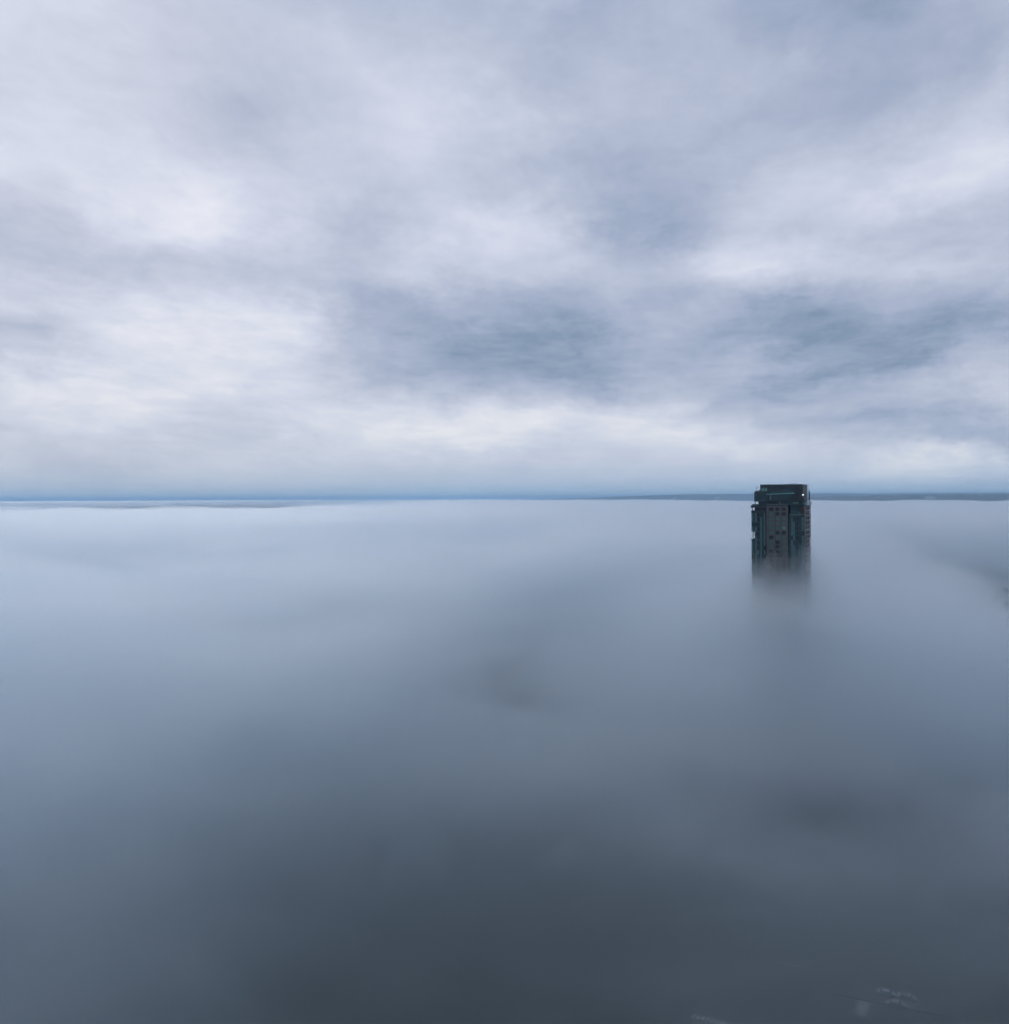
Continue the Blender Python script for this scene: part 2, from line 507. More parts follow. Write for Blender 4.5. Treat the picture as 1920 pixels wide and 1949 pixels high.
strip(P(1465, 1829, 0), P(1533, 1842, 0), 0.45, 0.014, '', None, mbx=z)
for t in range(8):
    a = P(1283, 1893, 0).lerp(P(1304, 1858, 0), t / 6)
    b = P(1283, 1893, 0).lerp(P(1304, 1858, 0), (t + 0.55) / 6)
    strip(a, b, 0.2, 0.015, '', None, mbx=z)
tag(z.build('road_markings', m_paint), kind='structure')

# the far park road at the right edge
PA, PB = P(1935, 1110, 0), P(1850, 1300, 0)
pd = (PB - PA).normalized()
pn = Vector((-pd.y, pd.x, 0))
if pn.x < 0: pn = -pn
strip(PA - pd * 500, PB + pd * 60, 30, 0.004, 'road', m_road2)
strip(PA - pd * 500 + pn * 26, PB + pd * 60 + pn * 26, 20, 0.006, 'verge', m_grass)
strip(PA - pd * 500 - pn * 24, PB + pd * 60 - pn * 24, 16, 0.006, 'verge', m_grass)
strip(P(1862, 1148, 0) - Vector((120, 0, 0)), P(1925, 1140, 0) + Vector((80, 0, 0)), 12, 0.009, 'road', m_road2)


def height_field(name, m, x0, x1, y0, y1, nx, ny, fn, zb=-3.2, kind='structure'):
    mb = MB()
    for j in range(ny + 1):
        for i in range(nx + 1):
            x = x0 + (x1 - x0) * i / nx
            y = y0 + (y1 - y0) * j / ny
            edge = min(i, nx - i, j, ny - j) / 4.0
            mb.v.append((x, y, zb + max(0.0, fn(x, y)) * min(1, edge)))
    for j in range(ny):
        for i in range(nx):
            k = j * (nx + 1) + i
            mb.f.append((k, k + 1, k + nx + 2, k + nx + 1))
            mb.m.append(0)
    return tag(mb.build(name, m, smooth=True), kind=kind)


def fbm(x, y, s, o=4, seed=0.0):
    return noise.fractal(Vector((x / s, y / s, seed)), 0.55, 2.1, o)


# far shore ahead: about 36 km away, low in the middle, rising to the right
def sm(a, b, t):
    t = max(0.0, min(1.0, (t - a) / (b - a)))
    return t * t * (3 - 2 * t)


def far_h(x, y):
    px = HX + F * x / y
    r = sm(960, 1330, px)
    body = sm(34500, 37500, y + 900 * fbm(x, 0, 2500, 3, 2)) * sm(49000, 43000, y)
    top = (60 + 250 * r) + 28 * fbm(x, y, 2600, 5, 1.0)
    return body * top * sm(940, 1010, px)


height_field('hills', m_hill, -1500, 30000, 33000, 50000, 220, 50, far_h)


def right_h(x, y):
    px = HX + F * x / y
    # a ridge at 20 km with shore in front
    front = 15500 + 2500 * (1 - sm(1540, 1700, px))
    body = sm(front, front + 700, y + 260 * fbm(x, 7, 900, 4, 5))
    slope = 18 + 175 * sm(front + 500, 21500, y)
    top = slope * (0.80 + 0.22 * sm(1520, 1900, px)) + 16 * fbm(x, y, 900, 5, 3.0) + 8 * fbm(x, y, 260, 3, 9.0)
    return body * top * sm(24500, 22500, y) * sm(1440, 1560, px + 20 * fbm(x, y, 1500, 3, 4))


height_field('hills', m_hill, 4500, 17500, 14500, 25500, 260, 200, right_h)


def spit_h(x, y):
    px = HX + F * x / y
    return 14 * sm(1540, 1610, px) * sm(14300, 14600, y) * sm(15500, 15200, y) + 6 * fbm(x, y, 120, 4, 6) * sm(1550, 1600, px)


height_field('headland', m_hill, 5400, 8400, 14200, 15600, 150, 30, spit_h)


# ------------------------------------------------------------------ buildings on the far shore
def block(label, cat, px, Y, zb, wd, ht, dp, wall=m_white, roof=m_roofg, n_floor=0, group=None, name='apartment_block'):
    o = empty(name, at(px, Y, zb))
    wd, ht = wd * 1.5, ht * 1.6
    tag(o, label, cat, group)
    mb = MB(); mb.box(-wd / 2, wd / 2, -dp / 2, dp / 2, 0, ht); mb.build('wall', wall, o)
    mb = MB(); mb.box(-wd / 2 - .6, wd / 2 + .6, -dp / 2 - .6, dp / 2 + .6, ht, ht + 1.2)
    mb.box(-wd * .15, wd * .15, -dp * .2, dp * .2, ht + 1.2, ht + 4); mb.build('roof', roof, o)
    mb = MB()
    k = max(1, n_floor or int(ht / 3.4))
    for i in range(k):
        zz_ = 1.2 + i * (ht - 1) / k
        mb.box(-wd / 2 + 1, wd / 2 - 1, -dp / 2 - .15, -dp / 2 + .3, zz_, zz_ + (ht / k) * 0.4)
    mb.build('window_band', m_dwin, o)
    return o


gA = 'apartment towers on the wooded far shore'
ordw = ['first', 'second', 'third', 'fourth', 'fifth', 'sixth', 'seventh', 'eighth']
block('low white building on the far shore just left of the four pale towers', 'building', 1671, 19600, 100, 55, 26, 30)
for i, (px, ht) in enumerate(((1677, 42), (1680, 48), (1683, 44), (1687, 38))):
    block('pale tower on the far shore, %s from left of the four nearest the dark tower' % ordw[i], 'building', px, 19500, 96, 22, ht, 22, m_cream, group=gA)
for i, (px, ht) in enumerate(((1762, 52), (1766, 50), (1770, 56), (1773, 52), (1778, 36))):
    block('pale tower in the cluster halfway to the right edge, %s of five from the left' % ordw[i], 'building', px, 18500, 70, 26, ht, 24, m_white, group=gA)
for i, (px, wd, ht) in enumerate(((1838, 55, 24), (1846, 30, 40), (1858, 60, 28), (1866, 50, 36), (1876, 70, 22), (1886, 50, 26), (1897, 70, 30), (1905, 60, 24))):
    block('white block on the far ridge at the right edge, %s from the left' % ordw[i], 'building', px, 20300, 128, wd, ht, 30, m_white if i % 2 else m_cream, group='blocks along the far ridge')
block('long low building with a red roof by the far inlet right of the dark tower', 'building', 1611, 16900, 18, 130, 14, 40, m_white, m_redroof, 2, name='warehouse')
block('wide pale shed on the far shore behind the long headland', 'building', 1643, 16200, 14, 110, 14, 40, m_cream, n_floor=2, name='warehouse')
# white dome close to the dark tower
o = empty('sports_dome', at(1553, 17600, -2)); tag(o, 'white domed hall on the far shore immediately right of the dark tower', 'building')
mb = MB(); mb.prism([(36 * math.cos(t * math.pi / 8), 36 * math.sin(t * math.pi / 8)) for t in range(16)], 0, 7); mb.build('wall', m_cream, o)
bm = bmesh.new(); bmesh.ops.create_uvsphere(bm, u_segments=24, v_segments=12, radius=36)
for v in bm.verts: v.co.z = 7 + max(0, v.co.z) * 0.62
me = bpy.data.meshes.new('dome'); bm.to_mesh(me); bm.free(); me.materials.append(m_white)
d = bpy.data.objects.new('dome', me); col.objects.link(d); d.parent = o
block('small white building alone on the low far shore left of the dark tower', 'building', 1284, 35000, 60, 110, 60, 60)
block('tiny white building on the far shore close to the left side of the dark tower', 'building', 1366, 35000, 80, 130, 55, 60)
for i, (px, wd, ht) in enumerate(((1197, 170, 70), (1217, 150, 95), (1232, 230, 60))):
    block(('broad grey power station hall left of the middle chimney', 'tall grey boiler house between the two right chimneys', 'long low power station hall right of the tallest chimney')[i],
          'building', px, 35200, 2, wd, ht, 80, m_concrete, name='power_station_hall')
for i, (px, ht, lb) in enumerate(((1182, 190, 'shortest far chimney, standing alone left of the power station'), (1209, 235, 'slim far chimney in the middle of the power station'), (1226, 330, 'tallest far chimney at the right of the power station'))):
    o = empty('chimney', at(px, 35100, 0)); tag(o, lb, 'chimney', 'power station chimneys on the far shore')
    mb = MB(); mb.tube((0, 0, 0), (0, 0, ht), 14, 9, 12); mb.build('stack', m_concrete, o)
    mb = MB(); mb.tube((0, 0, ht), (0, 0, ht + 6), 10.5, 10.5, 12); mb.build('rim', m_roofg, o)

# ------------------------------------------------------------------ the tower that rises out of the fog
TY = R(-29.4)
TD = 503.0
W, D = 31.8, 27.0
fl = at(1429.7, TD)
ca, sa = math.cos(TY), math.sin(TY)
fo = Vector((-W / 2 * ca + D / 2 * sa, -W / 2 * sa - D / 2 * ca, 0))
TO = fl - fo
tower = empty('residential_tower', (TO.x, TO.y, 0), TY)
tag(tower, 'dark glass and brown high-rise apartment tower standing alone out of the fog', 'tower')


def rayx(xz, yl):
    """local x where the sight line through zoom column xz crosses local depth yl (0 = front face)"""
    t = ((1400 + xz / 8.405) - HX) / F
    yl = yl - D / 2
    # world = TO + R(x, yl);  X = t * Y
    # TO.x + x ca - yl sa = t (TO.y + x sa + yl ca)
    return (t * (TO.y + yl * ca) - TO.x + yl * sa) / (ca - t * sa)


def rayy(xz, xl):
    t = ((1400 + xz / 8.405) - HX) / F
    return (t * (TO.y + xl * sa) - TO.x - xl * ca) / (-sa - t * ca) + D / 2


def Zt(yz, Y=495.0):
    py = 900 + yz / 8.405
    return EYE + (horizon(1487) - py) / F * Y


X0, X1 = -W / 2, W / 2
Fy = -D / 2                      # local y of the front face


def tb(name, m, boxes, parent=tower):
    mb = MB()
    for b in boxes:
        mb.box(*b)
    return mb.build(name, m, parent)


xL1 = rayx(472, 0)               # right edge of the left bay
xB0, xB1 = rayx(492, 0), rayx(838, 0)
xR0, xR1 = rayx(858, 0), X1
ztop = Zt(522)
zbay = Zt(603)                   # top of the left bay glazing
zn0, zn1 = Zt(1062), Zt(948)     # the open corner storey
zra, zrb = Zt(700), Zt(545)      # recessed upper storeys of the right bay
FH = 75.6 / 8.405 / F * 495      # storey height


def shaft(z0, z1, nl=False, nr=False, rr=False):
    """one storey band of the dark shaft; nl/nr open corners, rr recessed right bay"""
    a = [(X0 + (2.0 if nl else 0), Fy + 0.15)]
    if nl:
        a = [(X0, Fy + 9.5), (X0 + 2.0, Fy + 9.5), (X0 + 2.0, Fy + 0.15)]
    pts = a + [(xL1, Fy + 0.15), (xL1, Fy + 1.6), (xB0 + .3, Fy + 1.6), (xB0 + .3, Fy + 0.5), (xB1 - .3, Fy + 0.5), (xB1 - .3, Fy + 1.6)]
    rw = 3.0 if rr else 0.15
    pts += [(xR0, Fy + max(1.6, rw)), (xR0, Fy + rw), (X1 - 0.2, Fy + rw)]
    if nr:
        pts += [(X1 - 0.2, D / 2 - 5.6), (X1 - 1.8, D / 2 - 5.6), (X1 - 1.8, D / 2)]
    else:
        pts += [(X1 - 0.2, D / 2)]
    pts += [(X0, D / 2)]
    return pts


sh = MB()
zr0, zr1 = Zt(1172), Zt(1068)
bands = sorted({0.0, zn0, zn1, zr0, zr1, zra, zbay, Zt(557), ztop})
for a, b in zip(bands, bands[1:]):
    mid = (a + b) / 2
    nl = zn0 < mid < zn1 or zbay < mid < Zt(557)
    nr = zr0 < mid < zr1
    sh.prism(shaft(a, b, nl, nr, mid > zra), a, b)
sh.build('shaft', m_glass2, tower)
# corner posts in the open storeys
tb('column', m_metal, [(X0 + .7, X0 + 1.1, Fy + .4, Fy + .8, zn0, zn1)])
tb('column', m_metal, [(X0 + .4, X0 + .8, Fy + .4, Fy + .8, zbay, Zt(557))])
tb('column', m_metal, [(X1 - .5, X1 - .2, D / 2 - .5, D / 2 - .2, zr0, zr1)])


def curtain(name, x0, x1, z0, z1, cols, seed, y=Fy, holes=()):
    """panes of a curtain wall, one mesh; cols: list of relative widths with a chance of a pale blind"""
    r = random.Random(seed)
    mb = MB()
    fr = MB()
    k = 0
    while True:
        b = z1 - k * FH
        a = b - FH
        if b < z0 + 1: break
        a = max(a, z0)
        skip = any(h0 - .2 < (a + b) / 2 < h1 + .2 for h0, h1 in holes)
        x = x0
        tw = sum(c_[0] for c_ in cols)
        for wd, pale in cols:
            xn = x + (x1 - x0) * wd / tw
            xs = max(x, x0 + 2.1) if skip else x
            if xs < xn - .2:
                u = r.random()
                mi = (1 if pale > .5 else (0 if pale > .1 else 2)) if u > .16 else r.choice((0, 1, 2))
                mb.box(xs + .06, xn - .06, y, y + .12, a + .32, b - .06, mi)
                fr.box(xs, xs + .12, y - .12, y + .10, a, b)
            x = xn
        fr.box(x0 + (2.1 if skip else 0), x1, y - .08, y + .08, a, a + .30)
        k += 1
        if k > 36: break
    o = mb.build(name, [m_glass, m_blind, m_glass2], tower)
    fr.build('mullion', m_metalb, o)
    return o


lc = [(1.2, .55), (1.3, .25), (1.3, .6), (1.6, .06), (0.7, .06), (1.2, .55), (1.3, .15), (1.2, .8)]
curtain('curtain_wall', X0, xL1, 12.0, zbay - 1.6, lc, 3, holes=((zn0, zn1),))
tb('parapet', m_metal, [(X0 - .15, xL1 + .1, Fy - .2, Fy + .13, zbay - 1.6, zbay)])
tb('ledge', m_metalb, [(X0 - .2, xL1 + .15, Fy - .35, Fy + .13, zn0 - .7, zn0)])
tb('terrace_slab', m_metal, [(X0 - .3, xL1 + .6, Fy - .5, D / 2 + .2, Zt(557), ztop + .003)])
tb('terrace_rail', m_blind, [(X0 + .2, rayx(365, 0), Fy + .1, Fy + .2, ztop, ztop + .9), (X0 + .2, X0 + .3, Fy + .2, Fy + 9, ztop, ztop + .9)])
rc = [(1.0, .2), (1.2, .75), (1.2, .55), (1.1, .25), (1.3, .05), (1.1, .35), (1.0, .5), (1.5, .75)]
curtain('curtain_wall', xR0, xR1 - .2, 12.0, zra, rc, 8)
tb('bay_cornice', m_metal, [(xR0 - .1, rayx(1045, 0), Fy - .25, Fy + .13, zra - .1, zra + .9)])
tb('balcony_rail', m_blind, [(xR0, rayx(1090, 0), Fy + .05, Fy + .14, zra + .9, zra + 1.7)])
tb('penthouse_glazing', [m_glass], [(xR0 + .3, rayx(1030, 3), Fy + 2.86, Fy + 2.98, zra + .2, Zt(548))])
tb('transom', m_blind, [(xR0 + .3, rayx(1030, 3), Fy + 2.7, Fy + 2.85, Zt(630), Zt(622)),
                        (rayx(1015, 2.8), rayx(1030, 2.8), Fy + 2.7, Fy + 2.85, zra + .2, Zt(630))])
tb('pier', m_brown2, [(rayx(1036, 0), rayx(1090, 0), Fy + .2, Fy + 3.1, Zt(668), Zt(545))])

# brown precast front with its windows
wall = MB()
wz1 = Zt(530)
cols_ = [(rayx(528, 0), rayx(603, 0)), (rayx(635, 0), rayx(700, 0)), (rayx(733, 0), rayx(798, 0))]
rows = [(Zt(580) - k * FH) for k in range(40)]
xs = [xB0] + [v for c_ in cols_ for v in c_] + [xB1]
for i in range(0, 8, 2):
    wall.box(xs[i], xs[i + 1], Fy - .35, Fy + .49, 0, wz1)
for k, zc in enumerate(rows):
    top = wz1 if k == 0 else rows[k - 1] - 1.0
    for (a, b) in cols_:
        wall.box(a, b, Fy - .30, Fy + .47, zc + 1.0, top)
for (a, b) in cols_:
    wall.box(a, b, Fy - .30, Fy + .47, 0, rows[-1] - 1.0)
wall.build('wall', m_brown, tower)
pat = ['ddd', 'tdd', 'ttt', 'ttt', 'ttT', 'tdd', 'dtt', 'tdt', 'tdt', 'ddt', 'ddt']
for k in range(11):
    for j, (a, b) in enumerate(cols_):
        ch = pat[k][j]
        m = {'d': m_glass2, 't': m_blind, 'T': m_blind2}[ch]
        zc = rows[k]
        mb = MB()
        mb.box(a + .05, b - .05, Fy + .18, Fy + .26, zc - 1.0, zc + 1.0)
        o = mb.build('window', m, tower)
        fr = MB()
        fr.box(a, a + .09, Fy + .10, Fy + .17, zc - 1, zc + 1); fr.box(b - .09, b, Fy + .10, Fy + .17, zc - 1, zc + 1)
        fr.box((a + b) / 2 - .04, (a + b) / 2 + .04, Fy + .10, Fy + .17, zc - 1, zc + 1)
        fr.box(a + .09, b - .09, Fy + .09, Fy + .17, zc - .12, zc - .02)
        fr.build('frame', m_metalb, o)
mb = MB()
for k in range(11, 40):
    for (a, b) in cols_:
        mb.box(a + .05, b - .05, Fy + .18, Fy + .26, rows[k] - 1, rows[k] + 1)
tag(mb.build('lower_windows', m_glass2, tower), kind='stuff')

# right side: brown strip with two window columns, then glass
yS0, yS1 = rayy(1094, X1), rayy(1168, X1)
yS0, yS1 = yS0 - D / 2, yS1 - D / 2
sc_ = [(yS0 + (yS1 - yS0) * a, yS0 + (yS1 - yS0) * b) for a, b in ((.16, .50), (.62, .92))]
ys = [yS0] + [v for c_ in sc_ for v in c_] + [yS1]
wall = MB()
for i in range(0, 6, 2):
    wall.box(X1 - .19, X1 + .30, ys[i], ys[i + 1], 0, wz1 + .25)
for k, zc in enumerate(rows):
    top = wz1 + .25 if k == 0 else rows[k - 1] - .9
    for (a, b) in sc_:
        wall.box(X1 - .18, X1 + .25, a, b, zc + .75, top)
wall.build('side_wall', m_brown, tower)
for k in range(11):
    for j, (a, b) in enumerate(sc_):
        mb = MB(); mb.box(X1 - .12, X1 - .02, a + .05, b - .05, rows[k] - .9, rows[k] + .75)
        mb.build('side_window', m_glass2 if (k * 7 + j * 3) % 4 else m_glass, tower)
        mb = MB(); mb.box(X1 + .26, X1 + .75, a - .1, b + .1, rows[k] - 1.12, rows[k] - .86)
        mb.build('side_sill', m_pale, tower)
glz = MB()
for k in range(38):
    zb_ = wz1 + .2 - k * FH
    mid = zb_ - FH / 2
    yend = D / 2 - (5.6 if zr0 < mid < zr1 else 0)
    glz.box(X1 - .19, X1 + .02, yS1 + .05, yend, zb_ - FH + .35, zb_ - .05, 1 if k % 3 == 1 else 0)
glz.build('side_glazing', [m_metalb, m_glass], tower)

# crown: recessed glass storey, overhanging storey, slanted screen, dark service block
zc0, zc1 = ztop, Zt(457)
pl, pr = rayx(362, 2.5), rayx(1128, 2.5)
tb('crown_storey', m_glass2, [(pl, pr, Fy + 2.5, D / 2 - 3, zc0 + .004, zc1 - .004)])
cg = MB()
x = pl
r = random.Random(5)
for (a, b, mi) in ((362, 470, 0), (475, 520, 0), (524, 600, 2), (604, 685, 2), (690, 712, 1), (716, 800, 0), (804, 905, 0), (910, 1005, 1), (1008, 1040, 2), (1044, 1075, 0), (1079, 1126, 1)):
    cg.box(rayx(a, 2.4), rayx(b, 2.4), Fy + 2.38, Fy + 2.49, zc0 + .3, zc1 - .3, mi)
cg.build('crown_glazing', [m_glass, m_blind, m_glass2], tower)
tb('crown_rail', m_metalb, [(rayx(480, .6), rayx(838, .6), Fy + .6, Fy + .68, zc0 + .02, zc0 + 1.05)])
tb('crown_rail', m_glass, [(rayx(842, .6), rayx(1085, .6), Fy + .6, Fy + .68, zc0 + .02, zc0 + 1.05)])
zu0, zu1 = Zt(457), Zt(303)
ul = rayx(295, 1.2)
tb('upper_storey', m_metal, [(ul, rayx(500, 1.2), Fy + 1.2, Fy + 15, zu0, zu1), (rayx(500, 1.2) + .003, rayx(975, 1.2), Fy + 1.6, Fy + 15, zu0, Zt(335))])
tb('column', m_metal, [(rayx(305, 1.6), rayx(315, 1.6), Fy + 1.6, Fy + 1.9, ztop, zu0)])
ug = MB()
for (a, b, y0_, y1_, mi) in ((303, 366, 362, 448, 0), (372, 470, 362, 435, 0), (476, 500, 362, 435, 0)):
    ug.box(rayx(a, 1.1), rayx(b, 1.1), Fy + 1.05, Fy + 1.19, Zt(y1_), Zt(y0_), mi)
ug.box(rayx(303, 1.1), rayx(335, 1.1), Fy + 1.0, Fy + 1.19, Zt(358), Zt(350), 1)
ug.box(rayx(340, 1.1), rayx(500, 1.1), Fy + 1.0, Fy + 1.19, Zt(360), Zt(336), 0)
ug.box(rayx(372, 1.1), rayx(478, 1.1), Fy + 1.0, Fy + 1.19, Zt(444), Zt(437), 1)
for (a, b, mi) in ((508, 536, 2), (541, 566, 1), (572, 730, 0), (736, 935, 0)):
    ug.box(rayx(a, 1.5), rayx(b, 1.5), Fy + 1.48, Fy + 1.59, Zt(432), Zt(352 if b < 600 else 338), mi)
ug.build('upper_glazing', [m_glass, m_blind, m_glass2], tower)
tb('roof_terrace_rail', m_blind, [(rayx(312, 1.4), rayx(390, 1.4), Fy + 1.4, Fy + 1.5, zu1, Zt(287))])
tb('planter', m_leaf, [(rayx(a, 1.8), rayx(a + 14, 1.8), Fy + 1.7, Fy + 2.2, zu1, Zt(t)) for a, t in ((320, 278), (345, 282), (366, 268), (380, 276))])
# slanted glass screen rising to the right, its pale lower edge
xs0, xs1 = rayx(492, 0.9), rayx(938, 0.9)


def slab(yA0, yA1, yB0, yB1, yy, th):
    """screen panel: left edge between zoom rows yA0 (top) and yA1, right edge yB0..yB1"""
    mb = MB()
    p = [(xs0, Fy + yy, Zt(yA1)), (xs1, Fy + yy, Zt(yB1)), (xs1, Fy + yy + th, Zt(yB1)), (xs0, Fy + yy + th, Zt(yA1)),
         (xs0, Fy + yy, Zt(yA0)), (xs1, Fy + yy, Zt(yB0)), (xs1, Fy + yy + th, Zt(yB0)), (xs0, Fy + yy + th, Zt(yA0))]
    mb.hexa(p)
    return mb


slab(282, 348, 252, 316, 0.9, .15).build('glass_screen', m_glass, tower)
slab(336, 348, 318, 334, 0.7, .15).build('light_band', m_blind2, tower)
slab(300, 306, 270, 276, 0.75, .1).build('screen_rail', m_metalb, tower)
slab(318, 323, 292, 297, 0.75, .1).build('screen_rail', m_metalb, tower)
tb('screen_post', m_metal, [(rayx(733, .6), rayx(739, .6), Fy + .55, Fy + .69, Zt(340), Zt(262))])
# service block
sl, sr = rayx(392, 3.2), rayx(1060, 3.2)
srr = rayx(1142, 20)
ztop2 = Zt(189)
tb('service_block', m_metal, [(sl, srr, Fy + 3.2, Fy + 20, zc1, ztop2)])
tb('roof_edge', m_metalb, [(sl - .1, srr + .1, Fy + 3.05, Fy + 3.19, ztop2 - .25, ztop2 + .12), (srr + .003, srr + .15, Fy + 3.2, Fy + 20, ztop2 - .25, ztop2 + .12)])
lv = MB()
for i in range(14):
    lv.box(sl + .4, srr - .4, Fy + 3.08, Fy + 3.19, zc1 + 5.2 + i * .42, zc1 + 5.35 + i * .42)
lv.build('louvre_panel', m_metalb, tower)
cw = MB()
for (a, b, mi) in ((403, 424, 0), (428, 447, 1), (450, 470, 0), (474, 502, 1)):
    cw.box(rayx(a, 3), rayx(b, 3), Fy + 2.9, Fy + 3.05, Zt(292), Zt(238), mi)
cw.box(rayx(506, 3), rayx(545, 3), Fy + 2.95, Fy + 3.05, Zt(246), Zt(238), 2)
cw.build('clerestory', [m_blind, m_blind2, m_glass], tower)
tb('roof_plant', m_metal, [(rayx(950, 1.6), rayx(1095, 1.6), Fy + 1.6, Fy + 3.0, zc1, Zt(405)), (rayx(1000, 1.6), rayx(1085, 1.6), Fy + 1.6, Fy + 3.0, Zt(405) + .003, Zt(395))])
ob = tb('floodlight', m_lamp, [(rayx(1069, 1.4), rayx(1083, 1.4), Fy + 1.3, Fy + 1.6, Zt(359), Zt(347))])
tb('lamp_post', m_metalb, [(rayx(1074, 1.45), rayx(1078, 1.45), Fy + 1.4, Fy + 1.5, Zt(395), Zt(361))])
tb('lamp_post', m_metalb, [(rayx(1072, .9), rayx(1078, .9), Fy + .9, Fy + 1.0, Zt(540), Zt(395) - .1)])
# fin and upper flank at the right
fx0, fx1 = rayx(1168, 21), rayx(1190, 23.5)
tb('fin', m_metal, [(fx0, fx1, Fy + 21, Fy + 23.5, zc0, Zt(300)), (fx0, fx0 + .25, Fy + 21, Fy + 21.3, Zt(300), Zt(268))])
tb('flank_block', m_metal, [(srr - 1.0, rayx(1188, 20.5), Fy + 17, Fy + 20.5, zc0, Zt(462))])
tb('fin_post', m_pale, [(rayx(1150, 20.2), rayx(1157, 20.2), Fy + 20.2, Fy + 20.4, Zt(462), Zt(192)), (srr + .1, rayx(1162, 20.2), Fy + 20.1, Fy + 20.3, Zt(200), Zt(192))])
tb('flank_ledge', m_metalb, [(X1 - 6.5, X1 + .35, Fy + 14, D / 2 + .1, zc0 + .006, zc0 + .5)])
# masts
for (xz, yz_, wd) in ((405, 160, .05), (560, 165, .05), (870, 148, .09), (925, 166, .05), (952, 166, .05), (1092, 176, .08)):
    tb('antenna', m_metal, [(rayx(xz, 6) - wd, rayx(xz, 6) + wd, Fy + 6, Fy + 6.1, ztop2, Zt(yz_))])
tb('antenna_head', m_metal, [(rayx(920, 6), rayx(958, 6), Fy + 6.11, Fy + 6.2, Zt(172), Zt(167))])
tb('vent_cowl', m_metal, [(rayx(860, 5), rayx(884, 5), Fy + 5, Fy + 6, ztop2, Zt(176)), ])
tb('mast', m_metal, [(rayx(334, 2) - .08, rayx(334, 2) + .08, Fy + 2, Fy + 2.15, zu1, Zt(236)), (rayx(327, 2), rayx(345, 2), Fy + 2.16, Fy + 2.3, Zt(240), Zt(228))])


# trees: trunk, limbs and a crown of many leaf clumps
def make_tree(ht, seed, label, loc, leafy=True):
    r = random.Random(seed)
    o = empty('street_tree', loc)
    tag(o, label, 'tree')
    t = MB()
    t.tube((0, 0, 0), (0, 0, ht * .45), ht * .03, ht * .02)
    tips = []
    for i in range(9):
        a = r.uniform(0, 6.28)
        b0 = Vector((0, 0, ht * r.uniform(.3, .45)))
        b1 = b0 + Vector((math.cos(a) * ht * r.uniform(.1, .3), math.sin(a) * ht * r.uniform(.1, .3), ht * r.uniform(.15, .45)))
        t.tube(b0, b1, ht * .014, ht * .005, 6)
        tips.append(b1)
    t.build('trunk', m_bark, o)
    cmb = MB()
    for i in range(700):
        b = r.choice(tips)
        p = b + Vector((r.gauss(0, 1), r.gauss(0, 1), r.gauss(0, .8))) * ht * .085
        s_ = ht * .02
        n1 = Vector((r.gauss(0, 1), r.gauss(0, 1), r.gauss(0, 1))).normalized()
        u = n1.orthogonal() * s_
        v = n1.cross(u).normalized() * s_
        cmb.quad([p - u - v, p + u - v, p + u + v, p - u + v])
    cmb.build('crown', m_leaf, o)
    return o


for i, (px, py, lb) in enumerate(((1846, 1152, 'leftmost dark tree by the misty road at the right edge'),
                                  (1855, 1149, 'dark tree just right of the leftmost one by the misty road'),
                                  (1868, 1140, 'tree on the dark bank below the faint lamp by the misty road'),
                                  (1892, 1147, 'tree left of the bright lamp beside the misty road'),
                                  (1913, 1128, 'tall tree at the right picture edge behind the bright lamp'),
                                  (1916, 1156, 'tree at the right picture edge below the bright lamp'))):
    q = P(px, py, 4)
    make_tree(10 + (i * 5) % 4, 20 + i, lb, (q.x, q.y, 0))


def street_lamp(label, loc, group, lm=m_dim):
    o = empty('street_lamp', loc)
    tag(o, label, 'lamp', group)
    mb = MB(); mb.tube((0, 0, 0), (0, 0, 8), .09, .05); mb.tube((0, 0, 8), (0, -1.4, 8.3), .04, .04); mb.build('pole', m_metalb, o)
    mb = MB(); mb.box(-.35, .35, -2.2, -1.3, 8.2, 8.45); mb.build('lamp_head', lm, o)
    return o


for i, (px, py) in enumerate(((280, 1834), (279, 1853), (290, 1847), (291, 1855), (324, 1845))):
    q = P(px, py, 8)
    street_lamp(('faint street lamp farthest up the street at the lower left', 'faint street lamp lowest and leftmost at the lower left',
                 'faint street lamp in the middle of the lower left cluster', 'faintest street lamp at the bottom of the lower left cluster',
                 'faint street lamp alone to the right of the lower left cluster')[i], (q.x, q.y + 1.7, 0), 'street lamps under the fog at the lower left')
big = None
for (px, py, lb, s_) in ((1906.5, 1144, 'bright lamp shining by the misty road at the right edge', 1.35), (1880.5, 1129, 'faint lamp by the misty road, left of the bright one', .8),
                         (1918, 1133, 'dim lamp at the very right picture edge', 1.1)):
    q = P(px, py, 8 * s_)
    o = street_lamp(lb, (q.x, q.y + 1.7, 0), 'lamps along the misty road', m_lamp)
    o.scale = (s_, s_, s_)


